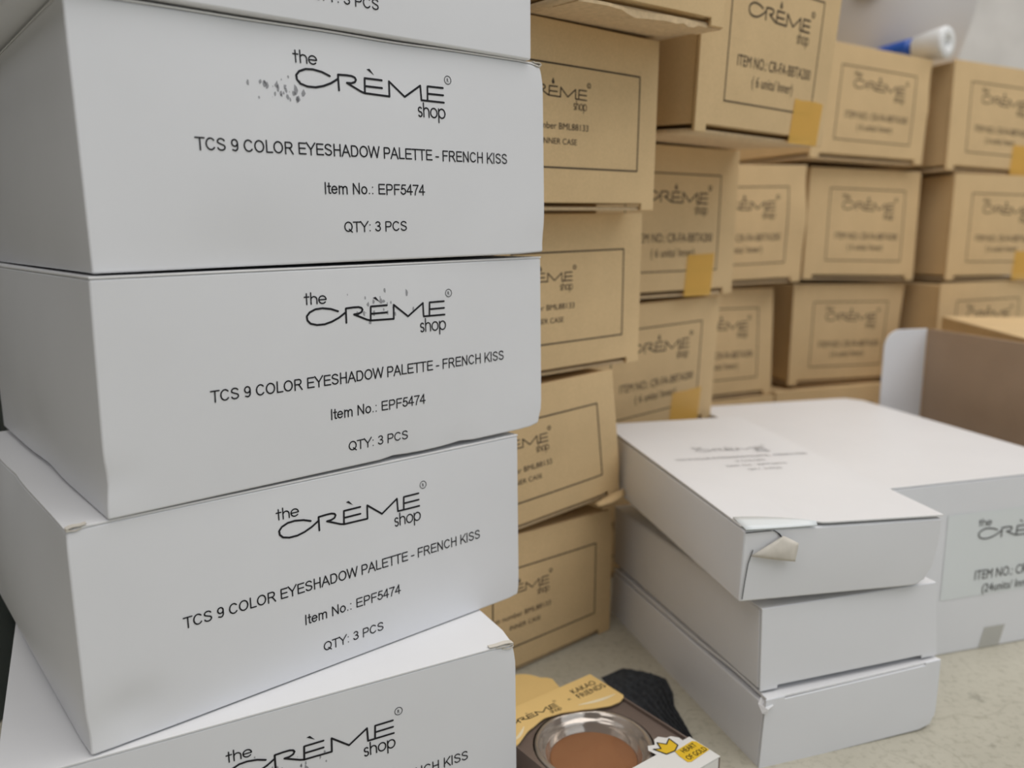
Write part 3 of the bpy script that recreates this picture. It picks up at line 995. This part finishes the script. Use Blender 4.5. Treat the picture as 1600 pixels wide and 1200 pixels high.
nt.links.new(mx.outputs[0], nt.nodes['Material Output'].inputs[0])
M_FILM = m

pk = bpy.data.objects.new('compact_pack', None)
COL.objects.link(pk)
pk.location = (.0456, .4447, 0)          # back right corner; local -x left along the back edge, -y toward the front
pk.rotation_euler = (0, 0, R(36.8))
tag(pk, 'yellow and white window pack holding a brown powder compact, lying by the left stack', 'cosmetics pack')
PW, PL, PH = .076, .0965, .022
# tray: four walls and a bottom, one board
wt = .0012
V, Fc = [], []


def bx(V, Fc, x0, x1, y0, y1, z0, z1):
    n = len(V)
    V += [(x, y, z) for z in (z0, z1) for x, y in ((x0, y0), (x1, y0), (x1, y1), (x0, y1))]
    Fc += [tuple(i + n for i in f) for f in ((3, 2, 1, 0), (4, 5, 6, 7), (0, 1, 5, 4), (1, 2, 6, 5), (2, 3, 7, 6), (3, 0, 4, 7))]


bx(V, Fc, -PW, 0, -PL, 0, 0, .001)
bx(V, Fc, -PW, -PW + wt, -PL, 0, .001, PH - .0006)
bx(V, Fc, -wt, 0, -PL, 0, .001, PH - .0006)
bx(V, Fc, -PW + wt, -wt, -wt, 0, .001, PH - .0006)
mesh_from('pack_carton', V, Fc, M_INS, pk)
V, Fc = [], []
bx(V, Fc, -PW + wt, -wt, -PL, -PL + wt, .001, PH - .0006)
mesh_from('front_wall', V, Fc, M_PKW, pk)
# insert board with a round hole and the compact standing in it
CX, CY, CR = -.0412, -.0483, .0310
V, Fc = [], []
n = 48
for i in range(n):
    a = 2 * math.pi * i / n
    dx, dy = math.cos(a), math.sin(a)
    V.append((CX + (CR + .0006) * dx, CY + (CR + .0006) * dy, .0195))
    x0, x1, y0, y1 = -PW + wt, -wt, -PL + wt, -wt
    t = min([((x1 if dx > 0 else x0) - CX) / dx if abs(dx) > 1e-6 else 9, ((y1 if dy > 0 else y0) - CY) / dy if abs(dy) > 1e-6 else 9])
    V.append((CX + dx * t, CY + dy * t, .0195))
for i in range(n):
    a, b_ = 2 * i, 2 * ((i + 1) % n)
    Fc.append((a, a + 1, b_ + 1, b_))
o = mesh_from('insert_board', V, Fc, M_INS, pk)


def lathe(name, prof, m, parent, loc=(0, 0, 0), n=56, caps=False, M=None):
    V, Fc = [], []
    k = len(prof)
    for i in range(n):
        a = 2 * math.pi * i / n
        for r_, z in prof:
            V.append(Vector((r_ * math.cos(a), r_ * math.sin(a), z)))
    for i in range(n):
        for j in range(k - 1):
            a, b_ = i * k + j, ((i + 1) % n) * k + j
            Fc.append((a, b_, b_ + 1, a + 1))
    V = [(M @ v if M else v) + Vector(loc) for v in V]
    o = mesh_from(name, V, Fc, m, parent, True)
    return o


cp = lathe('compact_rim', [(.0001, .0012), (.029, .0012), (.0308, .003), (.0310, .0188), (.0304, .0202), (.0290, .0205), (.0280, .0198), (.0272, .0180), (.0262, .0168), (.0254, .0164), (.0246, .0150), (.0240, .0132), (.0231, .0122), (.0226, .0110)],
           M_RIM, pk, (CX, CY, 0))
lathe('pressed_powder', [(.0001, .0119), (.010, .0120), (.0218, .0119), (.0229, .0112), (.0226, .0104)], M_POW, cp, (CX, CY, 0))
V, Fc = [], []
bx(V, Fc, -PW + .0002, -.0002, -PL + .0002, -.0002, PH - .0005, PH - .0003)
mesh_from('window_film', V, Fc, M_FILM, pk)
# yellow card with its wavy lower border


def board_strip(name, top_pts, bot_pts, z, th, m, parent):
    n = len(top_pts)
    V = [(x, y, z) for x, y in top_pts] + [(x, y, z) for x, y in bot_pts] + [(x, y, z + th) for x, y in top_pts] + [(x, y, z + th) for x, y in bot_pts]
    Fc = []
    for i in range(n - 1):
        Fc += [(2 * n + i, 3 * n + i, 3 * n + i + 1, 2 * n + i + 1), (i, i + 1, n + i + 1, n + i), (n + i, n + i + 1, 3 * n + i + 1, 3 * n + i), (i, 2 * n + i, 2 * n + i + 1, i + 1)]
    Fc += [(0, n, 3 * n, 2 * n), (n - 1, 3 * n - 1, 4 * n - 1, 2 * n - 1)]
    return mesh_from(name, V, Fc, m, parent)


import bisect


def wave(x):
    # lower border of the yellow card: y at local x, dipping over the compact
    K = [(-PW, -.0280), (-.062, -.0212), (-.0495, -.0178), (-.040, -.0195), (-.0296, -.0237), (-.020, -.0282), (-.0126, -.0310), (-.006, -.0314), (-.0014, -.0296), (0, -.0280)]
    i = max(0, min(len(K) - 2, bisect.bisect([k_[0] for k_ in K], x) - 1))
    t = (x - K[i][0]) / (K[i + 1][0] - K[i][0])
    t = t * t * (3 - 2 * t) * .35 + t * .65
    return K[i][1] + t * (K[i + 1][1] - K[i][1])


xs = [-PW + PW * i / 48 for i in range(49)]
yc = board_strip('yellow_card', [(x, 0) for x in xs], [(x, wave(x)) for x in xs], PH - .0003, .0006, M_YEL, pk)
zt = PH + .0003
up = lambda dz: (lambda x, y: (x, y, zt + dz))
for (a, b_, h0) in (((-.0270, -.0200), (-.0030, -.0245), .0018), ((-.0750, -.0240), (-.0630, -.0175), .0016)):
    F = Flat()
    pts = [(a[0] + (b_[0] - a[0]) * k / 10, a[1] + (b_[1] - a[1]) * k / 10 - .0012 * math.sin(math.pi * k / 10)) for k in range(11)]
    for k in range(10):
        w0, w1 = h0 * math.sin(math.pi * k / 10) / 2 + .0002, h0 * math.sin(math.pi * (k + 1) / 10) / 2 + .0002
        F.poly([(pts[k][0], pts[k][1] - w0), (pts[k + 1][0], pts[k + 1][1] - w1), (pts[k + 1][0], pts[k + 1][1] + w1), (pts[k][0], pts[k][1] + w0)])
    F.build('gloss_streak', M_YELL, up(.0001), yc)
F = Flat()
logo(F, -.0545, -.0140, .50, 1.0, 1.2)
F.text('x', -.0285, -.0262, -.0135, .0020)
F.text('KAKAO', -.0215, -.0040, -.0102, .0042)
F.text('FRIENDS', -.0220, -.0015, -.0158, .0042)
F.build('printed_text', M_INK, up(.00015), yc)
# hang tab standing out behind the pack
tabp = [(-.0205, -.0008), (-.0165, .0150), (-.0185, .0185), (-.0213, .0205)] + [(-.0360 + .0145 * math.cos(R(a)), .0185 + .0145 * math.sin(R(a))) for a in range(20, 161, 14)] + [(-.0507, .0205), (-.0535, .0185), (-.0555, .0150), (-.0515, -.0008)]
n = len(tabp)
V = [(x, y, PH - .0050) for x, y in tabp] + [(x, y, PH - .0040) for x, y in tabp]
mesh_from('hang_tab', V, [tuple(range(n - 1, -1, -1)), tuple(range(n, 2 * n))] + [(i, (i + 1) % n, (i + 1) % n + n, i + n) for i in range(n)], M_YEL, pk)
# white band in front with crown and label
yb = -.0765
bandt = [(x, yb + (.0 if x < -.006 else .0)) for x in xs]
wb = board_strip('white_band', [(x, yb) for x in xs], [(x, -PL) for x in xs], PH - .0003, .0006, M_PKW, pk)
crw = [(-.0255, -.0775), (-.0265, -.0718), (-.0240, -.0690), (-.0205, -.0705), (-.0175, -.0672), (-.0140, -.0668), (-.0115, -.0700), (-.0085, -.0705), (-.0060, -.0740), (-.0065, -.0775)]
F = Flat()
F.poly([(a + .001, b_) for a, b_ in crw])
F.build('crown_backing', M_PKW, up(.0001), wb)
cr = [(-.0205, -.0795), (-.0230, -.0728), (-.0195, -.0748), (-.0175, -.0702), (-.0145, -.0740), (-.0100, -.0715), (-.0105, -.0780), (-.0150, -.0802)]
F = Flat()
F.poly(cr)
F.build('crown_print', M_GOLD, up(.0002), wb)
F = Flat()
F.stroke(cr + [cr[0]], .0006)
F.text('ED', -.0430, -.0375, -.0850, .0030)
F.text('HEART', -.0128, -.0030, -.0845, .0032)
F.text('OF GOLD', -.0150, -.0012, -.0897, .0032)
F.build('printed_text', M_INK, up(.0004), wb)
F = Flat()
F.poly([(-.0165, -.0840), (-.0155, -.0805), (-.0020, -.0800), (-.0006, -.0815), (-.0004, -.0900), (-.0150, -.0910), (-.0168, -.0900)])
F.build('gold_label', M_GOLD, up(.00025), wb)

# ---------------------------------------------------------------- dark knitted cloth on the floor
M_KNIT = paper_mat('charcoal_knit', (0.050, 0.054, 0.060), 0.95, 0.3, 300, 0.3, 0.1)
L_ = [(.056, .478), (.062, .462), (.069, .450), (.076, .438), (.083, .425), (.090, .412), (.094, .402)]
R_ = [(.070, .4885), (.086, .4835), (.0975, .4745), (.0985, .4600), (.0965, .4450), (.0990, .4250), (.1010, .4060)]
V, Fc = [], []
nu, nv = 60, 90
for i in range(nu + 1):
    u = i / nu * 6
    k = min(5, int(u))
    t = u - k
    a = (L_[k][0] + (L_[k + 1][0] - L_[k][0]) * t, L_[k][1] + (L_[k + 1][1] - L_[k][1]) * t)
    b_ = (R_[k][0] + (R_[k + 1][0] - R_[k][0]) * t, R_[k][1] + (R_[k + 1][1] - R_[k][1]) * t)
    for j in range(nv + 1):
        v = j / nv
        edge = min(1, 6 * v, 6 * (1 - v), 8 * (i / nu))
        rib = .0013 * math.sin(v * 42) * (1 if i > 12 else .1) + .0003 * math.sin(i * 1.6)
        V.append((a[0] + (b_[0] - a[0]) * v, a[1] + (b_[1] - a[1]) * v, .0003 + (.0026 + rib) * math.sqrt(max(0, edge))))
for i in range(nu):
    for j in range(nv):
        a = i * (nv + 1) + j
        Fc.append((a, a + nv + 1, a + nv + 2, a + 1))
o = mesh_from('knitted_cloth', V, Fc, M_KNIT, None, True)
tag(o, 'dark charcoal ribbed knit cloth on the floor between the pack and the white boxes', 'cloth')

# ---------------------------------------------------------------- tub and blue tube on top of the kraft cartons
M_TUB = paper_mat('frosted_plastic', (0.64, 0.63, 0.64), 0.45, 0.02, 10, 0.02, 0.4)
tz = .4575
o = lathe('white_tub', [(.0001, 0), (.060, 0), (.070, .002), (.077, .008), (.081, .018), (.090, .05), (.098, .09), (.101, .12), (.101, .20), (.0, .20)], M_TUB, None, (.4480, 1.040, tz), 72)
tag(o, 'rounded frosted white tub on the rear kraft cartons at the top edge', 'tub')
V, Fc = [], []
for i in range(13):
    for j in range(9):
        u, v = i / 12 * 2 - 1, j / 8 * 2 - 1
        V.append((u, v))
a0 = R(-125)
pr = []
for u, v in V:
    rr_ = math.hypot(u, v)
    s_ = max(abs(u), abs(v)) / rr_ if rr_ > 0 else 1
    u2, v2 = u * s_, v * s_
    ang = a0 + u2 * .17
    pr.append((.4480 + .1016 * math.cos(ang), 1.040 + .1016 * math.sin(ang), tz + .086 + v2 * .014))
for i in range(12):
    for j in range(8):
        a = i * 9 + j
        Fc.append((a, a + 9, a + 10, a + 1))
mk = mesh_from('dark_mark', pr, Fc, plain('black_plastic', (.02, .018, .016), .5), o, True)
mk.matrix_parent_inverse = o.matrix_world.inverted()
M_TC = plain('white_tube_cap', (0.82, 0.83, 0.83), 0.3)
M_BLUE = plain('blue_tube_plastic', (0.02, 0.09, 0.42), 0.3)
ax = Vector((-.60, .80, -.02)).normalized()
Mx = ax.to_track_quat('Z', 'Y').to_matrix()
tr_ = bpy.data.objects.new('capped_tube', None)
COL.objects.link(tr_)
tr_.location = (.4500, .890, .4690)
tag(tr_, 'blue tube with flared white cap lying on a kraft carton before the tub', 'tube')
lathe('white_cap', [(.0001, .006), (.0062, .006), (.0066, .0006), (.0085, 0), (.0150, .0004), (.0162, .002), (.0160, .006), (.0118, .034), (.0105, .0345), (.0, .0345)], M_TC, tr_, n=40, M=Mx)
lathe('blue_body', [(.0, .0346), (.0112, .0346), (.0112, .045), (.0095, .068), (.0070, .085), (.0, .085)], M_BLUE, tr_, n=12, M=Mx)

# ---------------------------------------------------------------- dark crate added by guess to fill the dark left edge
M_CRATE = plain('dark_crate_plastic', (0.065, 0.085, 0.085), 0.5, 0, 0.4)
cr_root = bpy.data.objects.new('added_crate', None)
COL.objects.link(cr_root)
cr_root.location = (-.30, .43, 0)
tag(cr_root, 'dark grey-green plastic crate added as a guess at the left picture edge behind the white stack', 'crate')
V, Fc = [], []
CW, CD, CH = .40, .42, .46
bx(V, Fc, -CW, 0, 0, CD, 0, .004)
for x0, x1, y0, y1 in ((-.004, 0, 0, CD), (-CW, -CW + .004, 0, CD), (-CW + .004, -.004, 0, .004), (-CW + .004, -.004, CD - .004, CD)):
    bx(V, Fc, x0, x1, y0, y1, .004, CH)
mesh_from('crate_body', V, Fc, M_CRATE, cr_root)
V, Fc = [], []
for x0, x1, y0, y1 in ((-.004, .006, -.006, CD + .006), (-CW - .006, -CW + .004, -.006, CD + .006), (-CW + .004, -.004, -.006, .004), (-CW + .004, -.004, CD - .004, CD + .006)):
    bx(V, Fc, x0, x1, y0, y1, CH, CH + .016)
mesh_from('crate_rim', V, Fc, M_CRATE, cr_root)
V, Fc = [], []
for q in range(6):
    bx(V, Fc, 0, .004, .03 + q * .07, .036 + q * .07, .0, CH)
mesh_from('crate_ribs', V, Fc, M_CRATE, cr_root)
